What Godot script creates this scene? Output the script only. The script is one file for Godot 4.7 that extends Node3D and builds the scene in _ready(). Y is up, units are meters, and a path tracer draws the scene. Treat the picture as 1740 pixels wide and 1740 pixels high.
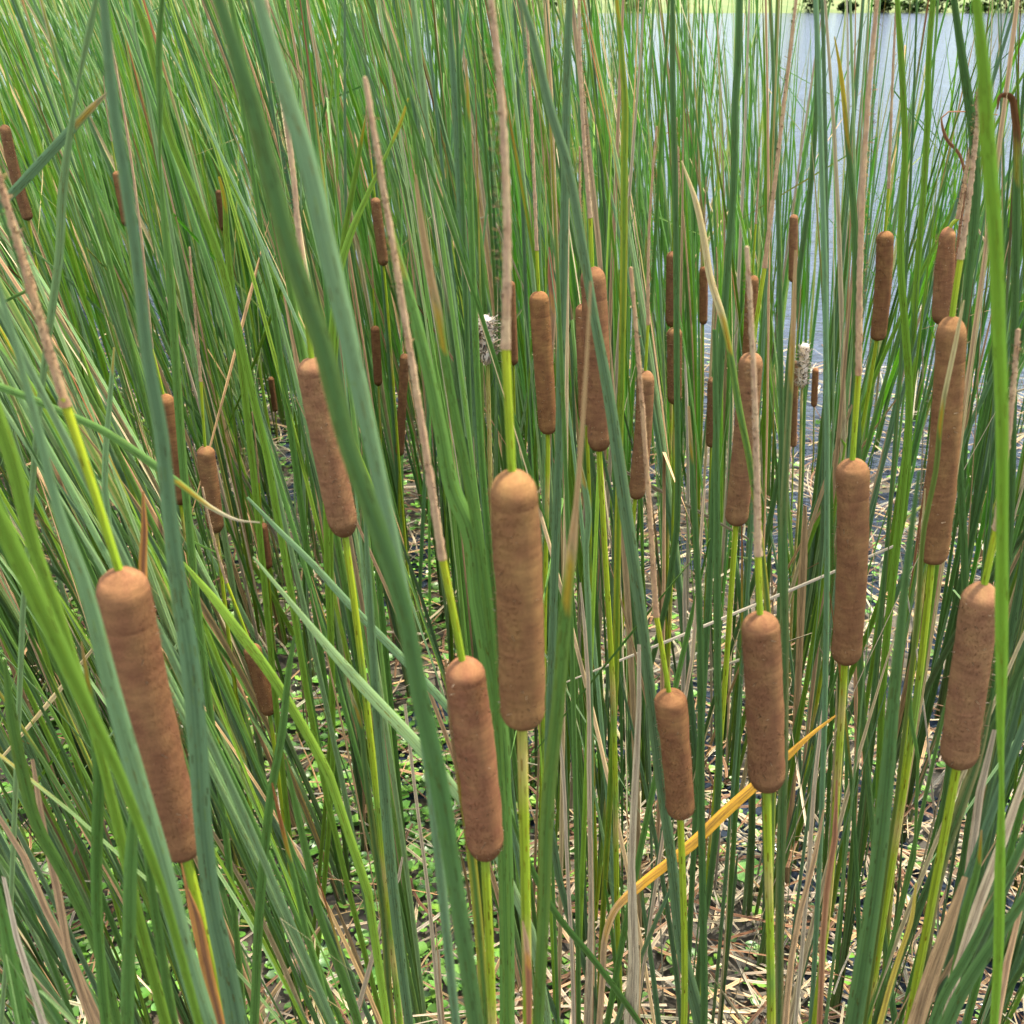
extends Node3D
# A cattail stand at the edge of a lake, looking down over the brown seed heads.
# Pixels of the photograph (1740 x 1740) give directions only; distances come from the
# width of a head or a blade (usual sizes in metres) and from the water the plants root in.

const CAM_H := 1.70
const FOV := 52.0
const PITCH := 26.35
var F := 870.0 / tan(deg_to_rad(FOV / 2.0))
var SP := sin(deg_to_rad(PITCH))
var CP := cos(deg_to_rad(PITCH))
var rng := RandomNumberGenerator.new()
var taken := {}
var M := {}

# linear base colours
const COL := {
	"dark": Color(.084, .168, .050), "teal": Color(.122, .208, .098), "mid": Color(.108, .222, .046),
	"bright": Color(.165, .285, .028), "lime": Color(.20, .35, .030), "pale": Color(.20, .31, .13),  # lime: sunlight coming through the blade is painted into this colour
	"olive": Color(.13, .17, .028), "yellow": Color(.50, .36, .035), "orange": Color(.70, .36, .02),
	"tan": Color(.46, .29, .14), "beige": Color(.53, .43, .28), "straw": Color(.52, .40, .20),
	"brown": Color(.17, .072, .030), "rust": Color(.30, .12, .045), "stem": Color(.20, .31, .022),
	"stemy": Color(.33, .35, .022), "grey": Color(.36, .31, .22), "sheath": Color(.20, .20, .07)}

func _ready() -> void:
	rng.seed = 7041
	setup_view()
	make_materials()
	build_setting()
	build_far_bank()
	build_cattails()
	build_traced_leaves()
	build_shoots()
	build_dry_stalks()
	build_background_reeds()
	build_ground_cover()

# ---------------------------------------------------------------- view, sky, light
func setup_view() -> void:
	var cam := Camera3D.new()
	cam.name = "camera"
	cam.position = Vector3(0, CAM_H, 0)
	cam.rotation_degrees = Vector3(-PITCH, 0, 0)
	cam.fov = FOV
	cam.near = 0.05
	cam.far = 2000.0
	var ca := CameraAttributesPhysical.new()
	ca.frustum_focal_length = 12.0 / tan(deg_to_rad(FOV / 2.0))
	ca.frustum_focus_distance = 1.6
	ca.frustum_near = 0.05
	ca.frustum_far = 2000.0
	ca.exposure_aperture = 9.0
	cam.attributes = ca
	add_child(cam)
	cam.current = true
	var env := Environment.new()
	env.background_mode = Environment.BG_SKY
	var sky := Sky.new()
	var sm := ProceduralSkyMaterial.new()
	sm.sky_top_color = Color(.93, .955, 1.0)
	sm.sky_horizon_color = Color(.50, .57, .67)
	sm.sky_curve = 0.4
	sm.sky_energy_multiplier = 1.2
	sm.ground_bottom_color = Color(.25, .28, .2)
	sm.ground_horizon_color = Color(.6, .63, .6)
	sky.sky_material = sm
	env.sky = sky
	env.tonemap_mode = Environment.TONE_MAPPER_LINEAR
	env.tonemap_exposure = 3.0
	env.sdfgi_enabled = true
	env.ssao_enabled = true
	env.ssil_enabled = true
	var we := WorldEnvironment.new()
	we.name = "world_environment"
	we.environment = env
	add_child(we)
	var sun := DirectionalLight3D.new()
	sun.name = "sun"
	sun.light_energy = 1.55
	sun.light_color = Color(1, .96, .89)
	sun.light_angular_distance = 4.0
	sun.shadow_enabled = true
	sun.rotation_degrees = Vector3(-68, 118, 0)
	add_child(sun)

func ray(u: float, v: float) -> Vector3:
	var x := (u - 870.0) / F
	var y := -(v - 870.0) / F
	return Vector3(x, y * CP - SP, -(CP + y * SP))      # one unit of camera depth

func at_depth(u: float, v: float, zc: float) -> Vector3:
	return Vector3(0, CAM_H, 0) + ray(u, v) * zc

func on_plane(u: float, v: float, d: float) -> Vector3:
	var r := ray(u, v)
	return Vector3(0, CAM_H, 0) + r * (d / -r.z)

func to_pixel(p: Vector3) -> Vector3:
	var q := p - Vector3(0, CAM_H, 0)
	var zc := -q.z * CP - q.y * SP
	var yc := q.y * CP - q.z * SP
	if zc < .02:
		return Vector3(-9999, -9999, zc)
	return Vector3(870.0 + q.x / zc * F, 870.0 - yc / zc * F, zc)

# ---------------------------------------------------------------- naming
func numbered(called: String) -> String:
	if not taken.has(called):
		taken[called] = 0
		return called
	taken[called] += 1
	return "%s_%03d" % [called, taken[called]]

func tag(o: Node, label := "", category := "", group := "", kind := "") -> void:
	if label: o.set_meta("label", label)
	if category: o.set_meta("category", category)
	if group: o.set_meta("group", group)
	if kind: o.set_meta("kind", kind)

func thing(called: String, at: Vector3, label: String, category: String, group := "") -> Node3D:
	var o := Node3D.new()
	o.name = numbered(called)
	add_child(o)
	o.position = at
	tag(o, label, category, group)
	return o

# ---------------------------------------------------------------- mesh collector
var V := PackedVector3Array()
var N := PackedVector3Array()
var C := PackedColorArray()
var U := PackedVector2Array()
var I := PackedInt32Array()
var ORG := Vector3.ZERO

func begin(origin := Vector3.ZERO) -> void:
	V = PackedVector3Array(); N = PackedVector3Array(); C = PackedColorArray(); U = PackedVector2Array(); I = PackedInt32Array()
	ORG = origin

func finish_mesh() -> ArrayMesh:
	var a := []
	a.resize(Mesh.ARRAY_MAX)
	a[Mesh.ARRAY_VERTEX] = V
	a[Mesh.ARRAY_NORMAL] = N
	a[Mesh.ARRAY_COLOR] = C
	a[Mesh.ARRAY_TEX_UV] = U
	a[Mesh.ARRAY_INDEX] = I
	var m := ArrayMesh.new()
	m.add_surface_from_arrays(Mesh.PRIMITIVE_TRIANGLES, a)
	return m

func commit(called: String, mat: Material, parent: Node = null) -> MeshInstance3D:
	var o := MeshInstance3D.new()
	o.mesh = finish_mesh()
	o.material_override = mat
	if parent == null:
		o.name = numbered(called)
		add_child(o)
		o.position = ORG
	else:
		o.name = called
		parent.add_child(o, true)
	return o

# a blade: centre line from base to tip, full widths, a side it faces, twist over its length
func blade(pts: PackedVector3Array, ws: PackedFloat32Array, face: Vector3, tw0: float, tw1: float, mid: PackedColorArray, edge: PackedColorArray, solid: bool) -> void:
	var n := pts.size()
	var per := 6 if solid else 3
	var run := rng.randf() * 7.0
	var b0 := V.size()
	for i in n:
		var t := (pts[mini(i + 1, n - 1)] - pts[maxi(i - 1, 0)]).normalized()
		var k := float(i) / (n - 1)
		if i > 0: run += pts[i].distance_to(pts[i - 1])
		var s := t.cross(face)
		if s.length() < .05: s = t.cross(Vector3(.7, 0, .7))
		s = s.normalized().rotated(t, lerpf(tw0, tw1, k))
		var nn := s.cross(t).normalized()
		var h := ws[i] * .5
		var c := pts[i] - ORG
		V.append(c - s * h); V.append(c + nn * h * .22); V.append(c + s * h)
		N.append((nn * .9 - s * .42).normalized()); N.append(nn); N.append((nn * .9 + s * .42).normalized())
		C.append(edge[i]); C.append(mid[i]); C.append(edge[i])
		U.append(Vector2(0.0, run)); U.append(Vector2(.5, run)); U.append(Vector2(1.0, run))
		if solid:
			V.append(c - s * h); V.append(c - nn * h * .14); V.append(c + s * h)
			N.append((-nn * .9 - s * .42).normalized()); N.append(-nn); N.append((-nn * .9 + s * .42).normalized())
			C.append(edge[i]); C.append(mid[i]); C.append(edge[i])
			U.append(Vector2(0.0, run)); U.append(Vector2(.5, run)); U.append(Vector2(1.0, run))
	for i in n - 1:
		var a := b0 + i * per
		for j in 2:
			var p := a + j
			I.append_array([p, p + per, p + 1, p + 1, p + per, p + per + 1])
			if solid:
				var q := a + 3 + j
				I.append_array([q, q + 1, q + per, q + 1, q + per + 1, q + per])

# a round stem through points with radii
func tube(pts: PackedVector3Array, rs: PackedFloat32Array, cs: PackedColorArray, sides: int, rough := 0.0) -> void:
	var n := pts.size()
	var b0 := V.size()
	var run := rng.randf() * 5.0
	for i in n:
		var t := (pts[mini(i + 1, n - 1)] - pts[maxi(i - 1, 0)]).normalized()
		var s := t.cross(Vector3(.31, .05, .95)).normalized()
		var w := t.cross(s)
		if i > 0: run += pts[i].distance_to(pts[i - 1])
		for j in sides + 1:
			var a := TAU * (j % sides) / sides
			var dir := s * cos(a) + w * sin(a)
			var r := rs[i] * (1.0 + rough * (noise3(pts[i] * 900.0 + dir * 3.0)))
			V.append(pts[i] + dir * r - ORG)
			N.append(dir)
			C.append(cs[i])
			U.append(Vector2(float(j) / sides, run))
	for i in n - 1:
		for j in sides:
			var p := b0 + i * (sides + 1) + j
			var q := p + sides + 1
			I.append_array([p, q, p + 1, p + 1, q, q + 1])
	var last := b0 + (n - 1) * (sides + 1)
	var tip := V.size()
	V.append(pts[n - 1] + (pts[n - 1] - pts[n - 2]).normalized() * rs[n - 1] * .6 - ORG)
	N.append((pts[n - 1] - pts[n - 2]).normalized()); C.append(cs[n - 1]); U.append(Vector2(.5, run))
	for j in sides:
		I.append_array([last + j, tip, last + j + 1])

var fn := FastNoiseLite.new()
func noise3(p: Vector3) -> float:
	return fn.get_noise_3dv(p)

func smooth(pts: PackedVector3Array, i: int, t: float) -> Vector3:
	var n := pts.size()
	var a := pts[i]
	var b := pts[i + 1]
	var p := pts[i - 1] if i > 0 else a * 2.0 - b
	var q := pts[i + 2] if i + 2 < n else b * 2.0 - a
	var l := maxf(1e-5, a.distance_to(b))
	return a.cubic_interpolate_in_time(b, p, q, t, l, -maxf(1e-5, p.distance_to(a)), l + maxf(1e-5, q.distance_to(b)))

func spline(pts: PackedVector3Array, count: int) -> PackedVector3Array:
	var out := PackedVector3Array()
	var n := pts.size()
	var acc := PackedFloat32Array([0.0])
	for i in range(1, n): acc.append(acc[i - 1] + pts[i].distance_to(pts[i - 1]))
	var seg := 0
	for k in count:
		var s := acc[n - 1] * k / (count - 1)
		while seg < n - 2 and s > acc[seg + 1]: seg += 1
		var t := clampf((s - acc[seg]) / maxf(1e-6, acc[seg + 1] - acc[seg]), 0, 1)
		out.append(smooth(pts, seg, t))
	return out

func along(pts: PackedVector3Array, vals: PackedFloat32Array, count: int) -> PackedFloat32Array:
	var out := PackedFloat32Array()
	var n := pts.size()
	var acc := PackedFloat32Array([0.0])
	for i in range(1, n): acc.append(acc[i - 1] + pts[i].distance_to(pts[i - 1]))
	var seg := 0
	for k in count:
		var s := acc[n - 1] * k / (count - 1)
		while seg < n - 2 and s > acc[seg + 1]: seg += 1
		var t := clampf((s - acc[seg]) / maxf(1e-6, acc[seg + 1] - acc[seg]), 0, 1)
		out.append(lerpf(vals[seg], vals[seg + 1], t))
	return out

func jit(c: Color, a: float) -> Color:
	var k := 1.0 + rng.randf_range(-a, a)
	return Color(c.r * k * (1.0 + rng.randf_range(-a, a) * .5), c.g * k, c.b * k * (1.0 + rng.randf_range(-a, a) * .6))

# ---------------------------------------------------------------- materials
func make_materials() -> void:
	fn.seed = 5
	fn.frequency = 1.0
	var r := RandomNumberGenerator.new()
	r.seed = 11
	# blade: long parallel veins, pale margin, a few specks
	var im := Image.create(64, 512, false, Image.FORMAT_RGB8)
	var vein := PackedFloat32Array()
	var broad := 0.0
	for x in 64:
		if x % 7 == 0: broad = r.randf_range(-.13, .10)
		vein.append(r.randf_range(-.07, .07) + broad + (.06 if x % 7 == 0 else 0.0))
	var f1 := FastNoiseLite.new(); f1.seed = 3; f1.frequency = .03
	for y in 512:
		for x in 64:
			var g := .88 + vein[x] * 1.1 + f1.get_noise_2d(x * 5.0, y * .35) * .14 + r.randf_range(-.02, .02)
			if x < 2 or x > 61: g = 1.0
			if x == 31 or x == 32: g += .05
			im.set_pixel(x, y, Color(clampf(g, 0, 1), clampf(g * 1.0, 0, 1), clampf(g * .97, 0, 1)))
	for k in 220:
		var px := r.randi_range(4, 58)
		var py := r.randi_range(4, 500)
		var hue: Color = [Color(.80, .62, .40), Color(.55, .46, .30), Color(.9, .85, .6)][r.randi() % 3]
		for j in r.randi_range(1, 8):
			im.set_pixel(px, py + j, hue)
			if k % 3 == 0: im.set_pixel(px + 1, py + j, hue); im.set_pixel(px + 2, py + j, hue)
	var lt := ImageTexture.create_from_image(im)
	var leaf := StandardMaterial3D.new()
	leaf.resource_name = "blade"
	leaf.vertex_color_use_as_albedo = true
	leaf.albedo_texture = lt
	leaf.roughness = .48
	leaf.metallic_specular = .28
	leaf.uv1_scale = Vector3(1, 1.6, 1)
	leaf.backlight_enabled = true
	leaf.backlight = Color(.56, .82, .40)
	leaf.cull_mode = BaseMaterial3D.CULL_DISABLED
	M.leaf = leaf
	# dead blade: fibrous
	var im2 := Image.create(64, 512, false, Image.FORMAT_RGB8)
	for y in 512:
		for x in 64:
			var g := .80 + vein[x] * 1.5 + f1.get_noise_2d(x * 6.0, y * .5 + 900.0) * .28 + r.randf_range(-.05, .05)
			im2.set_pixel(x, y, Color(clampf(g, 0, 1), clampf(g * .98, 0, 1), clampf(g * .95, 0, 1)))
	for k in 90:
		var px := r.randi_range(2, 60)
		var py := r.randi_range(4, 480)
		for j in r.randi_range(2, 26): im2.set_pixel(px, py + j, Color(.45, .36, .28))
	var dry := StandardMaterial3D.new()
	dry.resource_name = "dry_blade"
	dry.vertex_color_use_as_albedo = true
	dry.albedo_texture = ImageTexture.create_from_image(im2)
	dry.roughness = .75
	dry.uv1_scale = Vector3(1, 2.2, 1)
	dry.cull_mode = BaseMaterial3D.CULL_DISABLED
	dry.backlight_enabled = true
	dry.backlight = Color(.14, .11, .07)
	M.dry = dry
	var stem: StandardMaterial3D = leaf.duplicate()
	stem.resource_name = "stem"
	stem.backlight_enabled = false
	stem.roughness = .38
	M.stem = stem
	# seed head: packed felt of pistils, worn rings, pale stray hairs
	var w := 512
	var hgt := 1024
	var ih := Image.create(w, hgt, false, Image.FORMAT_RGB8)
	var bh := Image.create(w, hgt, false, Image.FORMAT_L8)
	var f2 := FastNoiseLite.new(); f2.seed = 21; f2.frequency = .012; f2.fractal_octaves = 3
	var f3 := FastNoiseLite.new(); f3.seed = 22; f3.frequency = .22
	for y in hgt:
		for x in w:
			var a := TAU * x / w
			var cx := cos(a) * 70.0
			var cz := sin(a) * 70.0
			var ring := f2.get_noise_3d(cx * .6, y * 3.4, cz * .6)
			var blot := f2.get_noise_3d(cx * .8, y * .5 + 700.0, cz * .8)
			var grain := f3.get_noise_3d(cx * 1.2, y * 1.2, cz * 1.2) * 1.0 + r.randf_range(-.35, .35)
			var g := .80 + ring * .12 + blot * .08 + grain * .22
			ih.set_pixel(x, y, Color(clampf(g, 0, 1), clampf(g * (.985 + blot * .05), 0, 1), clampf(g * .97, 0, 1)))
			var hh := clampf(.5 + grain * .45 + ring * .22, 0, 1)
			bh.set_pixel(x, y, Color(hh, hh, hh))
	for k in 70:
		var px := r.randi_range(6, w - 14)
		var py := r.randi_range(8, hgt - 16)
		var dx := r.randf_range(-1.2, 1.2)
		for j in r.randi_range(2, 8): ih.set_pixel(clampi(px + int(dx * j), 0, w - 1), py + j, Color(1, .98, .95))
	bh.bump_map_to_normal_map(3.0)
	var head := StandardMaterial3D.new()
	head.resource_name = "seed_head"
	head.vertex_color_use_as_albedo = true
	head.albedo_texture = ImageTexture.create_from_image(ih)
	head.normal_enabled = true
	head.normal_texture = ImageTexture.create_from_image(bh)
	head.normal_scale = .8
	head.roughness = .95
	head.metallic_specular = .15
	M.head = head
	var spike: StandardMaterial3D = dry.duplicate()
	spike.resource_name = "spike"
	spike.albedo_texture = head.albedo_texture
	spike.uv1_scale = Vector3(1, 5, 1)
	spike.roughness = .9
	spike.backlight_enabled = false
	M.spike = spike
	var fl := StandardMaterial3D.new()
	fl.resource_name = "fluff"
	fl.vertex_color_use_as_albedo = true
	fl.roughness = 1.0
	fl.backlight_enabled = true
	fl.backlight = Color(.9, .82, .7)
	M.fluff = fl
	var pad := StandardMaterial3D.new()
	pad.resource_name = "floating_leaf"
	pad.vertex_color_use_as_albedo = true
	pad.roughness = .38
	pad.backlight_enabled = true
	pad.backlight = Color(.2, .3, .06)
	M.pad = pad
	# water
	var fw := FastNoiseLite.new(); fw.seed = 9; fw.frequency = .016; fw.fractal_octaves = 4; fw.fractal_gain = .55
	var wi := fw.get_seamless_image(512, 512, false, false, .25)
	wi.convert(Image.FORMAT_RGBA8)
	wi.bump_map_to_normal_map(6.0)
	var water := StandardMaterial3D.new()
	water.resource_name = "water"
	water.albedo_color = Color(.15, .18, .22)
	water.roughness = .10
	water.metallic_specular = .28
	water.normal_enabled = true
	water.normal_texture = ImageTexture.create_from_image(wi)
	water.normal_scale = 1.3
	water.uv1_triplanar = true
	water.uv1_world_triplanar = true
	water.uv1_scale = Vector3(.30, .30, .75)
	M.water = water
	var fg := FastNoiseLite.new(); fg.seed = 31; fg.frequency = .02; fg.fractal_octaves = 5
	var gi := Image.create(256, 256, false, Image.FORMAT_RGB8)
	for y in 256:
		for x in 256:
			var q := fg.get_noise_2d(x, y) * .5 + .5 + r.randf_range(-.1, .1)
			gi.set_pixel(x, y, Color(.25, .32, .13).lerp(Color(.40, .42, .22), clampf(q, 0, 1)))
	var lawn := StandardMaterial3D.new()
	lawn.resource_name = "lawn"
	lawn.albedo_texture = ImageTexture.create_from_image(gi)
	lawn.roughness = .95
	lawn.uv1_triplanar = true
	lawn.uv1_world_triplanar = true
	lawn.uv1_scale = Vector3(.06, .06, .06)
	M.lawn = lawn
	var mi := Image.create(256, 256, false, Image.FORMAT_RGB8)
	for y in 256:
		for x in 256:
			var q := clampf(fg.get_noise_2d(x * 2.0, y * 2.0 + 400.0) * .7 + .5 + r.randf_range(-.15, .15), 0, 1)
			mi.set_pixel(x, y, Color(.16, .14, .10).lerp(Color(.30, .26, .18), q))
	var mud := StandardMaterial3D.new()
	mud.resource_name = "mud"
	mud.albedo_texture = ImageTexture.create_from_image(mi)
	mud.roughness = .6
	mud.uv1_triplanar = true
	mud.uv1_world_triplanar = true
	mud.uv1_scale = Vector3(1.2, 1.2, 1.2)
	M.mud = mud
	var tl := StandardMaterial3D.new()
	tl.resource_name = "tree_leaf"
	tl.vertex_color_use_as_albedo = true
	tl.roughness = .7
	tl.backlight_enabled = true
	tl.backlight = Color(.12, .2, .05)
	M.tree = tl
	var bark := StandardMaterial3D.new()
	bark.resource_name = "bark"
	bark.vertex_color_use_as_albedo = true
	bark.roughness = .9
	M.bark = bark

# ---------------------------------------------------------------- setting
func sheet(called: String, mat: Material, y: float, x0: float, x1: float, z0: float, z1: float) -> void:
	begin()
	for p in [[x0, z0], [x1, z0], [x1, z1], [x0, z1]]:
		V.append(Vector3(p[0], y, p[1])); N.append(Vector3.UP); C.append(Color.WHITE); U.append(Vector2(p[0], p[1]))
	I.append_array([0, 1, 2, 0, 2, 3])
	tag(commit(called, mat), "", "", "", "structure")

func build_setting() -> void:
	sheet("ground", M.mud, -0.35, -900, 900, -900, 60)
	sheet("water", M.water, 0.0, -500, 500, -135, 0.15)
	# soft mud and rotted leaf just under and over the water line between the stems
	begin()
	var mx := 90
	var mz := 60
	for j in mz + 1:
		for i in mx + 1:
			var z := lerpf(.1, 5.4, float(j) / mz)
			var x := lerpf(-4.6, 4.6, float(i) / mx)
			var b := x / (z + .8) / .5
			var y := .006 - .012 * smoothstep(.15, .7, b) - .02 * smoothstep(3.4, 5.0, z) + .03 * noise3(Vector3(x * 1.7, 1, z * 1.7)) + .012 * noise3(Vector3(x * 6.0, 2, z * 6.0))
			V.append(Vector3(x, y, -z)); N.append(Vector3.UP); C.append(Color.WHITE); U.append(Vector2(x, z))
	for j in mz:
		for i in mx:
			var p := j * (mx + 1) + i
			I.append_array([p, p + mx + 1, p + 1, p + 1, p + mx + 1, p + mx + 2])
	tag(commit("mud_flat", M.mud), "", "", "", "structure")
	# the shore under the photographer
	begin()
	var nx := 40
	var rows := [[.02, -.05], [.12, .015], [.4, .05], [1.5, .16], [6.0, .3], [40.0, .5]]
	for rw in rows:
		for i in nx + 1:
			var x := -40.0 + 80.0 * i / nx
			V.append(Vector3(x, rw[1] + .02 * noise3(Vector3(x * 3.0, 0, rw[0])), rw[0])); N.append(Vector3.UP); C.append(Color.WHITE); U.append(Vector2(x, rw[0]))
	for j in rows.size() - 1:
		for i in nx:
			var p := j * (nx + 1) + i
			I.append_array([p, p + 1, p + nx + 1, p + 1, p + nx + 2, p + nx + 1])
	tag(commit("shore", M.mud), "", "", "", "structure")

func crown(at: Vector3, rad: Vector3, count: int, size: float, base: Color) -> void:
	for k in count:
		var d := Vector3(rng.randfn(), rng.randfn(), rng.randfn()).normalized()
		var p := at + d * rad * (pow(rng.randf(), .4) * (1.0 + .25 * noise3(d * 2.0 + at)))
		var a := Vector3(rng.randfn(), rng.randfn(), rng.randfn()).normalized()
		var b := a.cross(Vector3(rng.randfn(), rng.randfn(), rng.randfn())).normalized()
		var s := size * rng.randf_range(.6, 1.3)
		var col := jit(base, .25)
		var i0 := V.size()
		var nn := a.cross(b)
		for q in [a * s, b * s * .6, -a * s, -b * s * .6]:
			V.append(p + q - ORG); N.append((nn + d * .4).normalized()); C.append(col); U.append(Vector2.ZERO)
		I.append_array([i0, i0 + 1, i0 + 2, i0, i0 + 2, i0 + 3])

func build_far_bank() -> void:
	begin()
	var nx := 60
	var rows := [[104.0, -.3], [105.5, .25], [110.0, .7], [118.0, 1.6], [135.0, 3.2], [170.0, 5.0], [420.0, 7.0]]
	for rw in rows:
		for i in nx + 1:
			var x := -420.0 + 840.0 * i / nx
			V.append(Vector3(x, rw[1] * (1.0 + .25 * noise3(Vector3(x * .02, 0, rw[0] * .02))), -rw[0] - 3.0 * noise3(Vector3(x * .03, 4, 0)))); N.append(Vector3(0, .98, .1)); C.append(Color.WHITE); U.append(Vector2(x, rw[0]))
	for j in rows.size() - 1:
		for i in nx:
			var p := j * (nx + 1) + i
			I.append_array([p, p + nx + 1, p + 1, p + 1, p + nx + 1, p + nx + 2])
	tag(commit("far_bank", M.lawn), "", "", "", "structure")
	# bushes and trees of the far shore; only their feet reach into the frame
	var bushes := [[27.5, 105.2, 1.5, 1.7, "dark"], [33.5, 105.2, 1.0, 1.2, "mid"], [38.5, 105.2, 1.8, 1.8, "dark"], [45.0, 105.2, 2.2, 1.9, "dark"], [50.5, 105.2, 1.4, 1.5, "mid"], [30.2, 104.8, .9, .7, "dark"], [36.0, 105.0, 1.6, .8, "mid"], [42.0, 104.9, 1.6, .7, "mid"], [47.6, 105.1, 1.5, .9, "mid"], [53.5, 105.4, 1.6, 1.6, "dark"],
		[11.0, 105.2, 1.2, 1.2, "mid"], [3.0, 105.2, 2.0, 1.6, "dark"], [-9.0, 105.2, 2.2, 2.0, "mid"], [-20.0, 105.2, 2.5, 2.0, "dark"]]
	for b in bushes:
		var at := Vector3(b[0], .12, -b[1])
		var t := thing("waterside_bush", at, "rounded leafy bush on the grass of the far shore", "bush", "bushes on the far shore")
		begin(at)
		crown(at + Vector3(0, b[3] * .55, 0), Vector3(b[2], b[3] * .7, b[2]), 420, .16, COL[b[4]] * .7)
		commit("foliage", M.tree, t)
		begin(at)
		for k in 5:
			var tip := at + Vector3(rng.randf_range(-.6, .6) * b[2], b[3] * .7, rng.randf_range(-.4, .4))
			tube(PackedVector3Array([at + Vector3(0, -.2, 0), at.lerp(tip, .5) + Vector3(0, .1, 0), tip]), PackedFloat32Array([.05, .035, .012]), PackedColorArray([COL.brown * .5, COL.brown * .5, COL.brown * .5]), 5)
		commit("stems", M.bark, t)
	var trees := [[29.0, 121.0, 8.0], [41.0, 128.0, 9.5], [53.0, 124.0, 8.5], [-12.0, 126.0, 9.0], [-32.0, 124.0, 8.5], [6.0, 134.0, 10.0]]
	for b in trees:
		var at := Vector3(b[0], 1.6 if b[1] < 125 else 2.2, -b[1])
		var t := thing("shore_tree", at, "broad leafy tree rising behind the far shore grass", "tree", "trees on the far shore")
		var h: float = b[2]
		begin(at)
		tube(PackedVector3Array([at + Vector3(0, -.6, 0), at + Vector3(.1, h * .25, 0), at + Vector3(.2, h * .6, .1)]), PackedFloat32Array([.32, .22, .1]), PackedColorArray([COL.brown * .6, COL.brown * .6, COL.brown * .6]), 8)
		for k in 6:
			var a := TAU * k / 6.0
			var s := at + Vector3(.1, h * (.28 + .05 * k), 0)
			tube(PackedVector3Array([s, s + Vector3(cos(a) * h * .2, h * .15, sin(a) * h * .2)]), PackedFloat32Array([.09, .03]), PackedColorArray([COL.brown * .6, COL.brown * .6]), 5)
		commit("trunk", M.bark, t)
		begin(at)
		for k in 7:
			crown(at + Vector3(rng.randf_range(-.22, .22) * h, h * rng.randf_range(.42, .82), rng.randf_range(-.2, .2) * h), Vector3(h * .2, h * .15, h * .2), 420, .22, COL.dark * .9)
		commit("crown", M.tree, t)
	# pale boulder at the far water's edge
	var rk := Vector3(41.8, .3, -106.0)
	begin(rk)
	tube(PackedVector3Array([rk + Vector3(0, -.2, 0), rk + Vector3(0, .1, 0), rk + Vector3(.05, .4, 0), rk + Vector3(.1, .62, 0)]), PackedFloat32Array([.55, .62, .45, .18]), PackedColorArray([COL.grey, COL.grey, COL.grey, COL.grey]), 9, .35)
	tag(commit("boulder", M.bark), "pale boulder lying at the edge of the far shore", "boulder")

# ---------------------------------------------------------------- cattails with heads
const HEADS := ["the blade-clasped head", "the tallest plump head", "the brown-stripped head", "the half-covered head", "the teal-crossed slender head", "the dry-bracted head", "the club-shaped head", "the long spike-crossed head", "the litter-side head", "the smooth upright head", "the crooked-spiked short head", "the stout leaning head", "the pinched head", "the very long head", "the slim lakeside head", "the small capsule head", "the narrow paired head", "the narrow yellow-stemmed head", "the thin dark head", "the slender ringed head", "the short dark head", "the worn thin head", "the ringed reddish head", "the ragged-topped head", "the cracked leaning head", "the stubby head", "the curled-tip head", "the short tilted head", "the flat-topped thin head", "the thin reddish head", "the larger white head", "the smaller white head", "the thin leaning head", "the shaded dark head", "a small far head", "a small far head", "the hook-side small head", "the hidden slender head", "the mat-side thin head", "a low reddish head", "a low reddish head"]

func beside(p: Vector3) -> String:
	var best := 1e9
	var at := 0
	for i in HEADS.size():
		var dd: float = Vector2(roots[i][1].x, roots[i][1].z).distance_to(Vector2(p.x, p.z))
		if dd < best: best = dd; at = i
	return HEADS[at]

var tally := {"folded": 0, "dead": 0, "tipped": 0, "tone": Color.BLACK}
func tone_word(c: Color) -> String:
	if c.b / c.g > .42: return "blue-green"
	if c.g > .19: return "bright green"
	if c.g < .115: return "dark green"
	return "green"

var guards := []        # what the photograph shows free of leaves: [a, b, radius px, depth]
var roots := []         # [node, base, plane distance]

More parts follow.
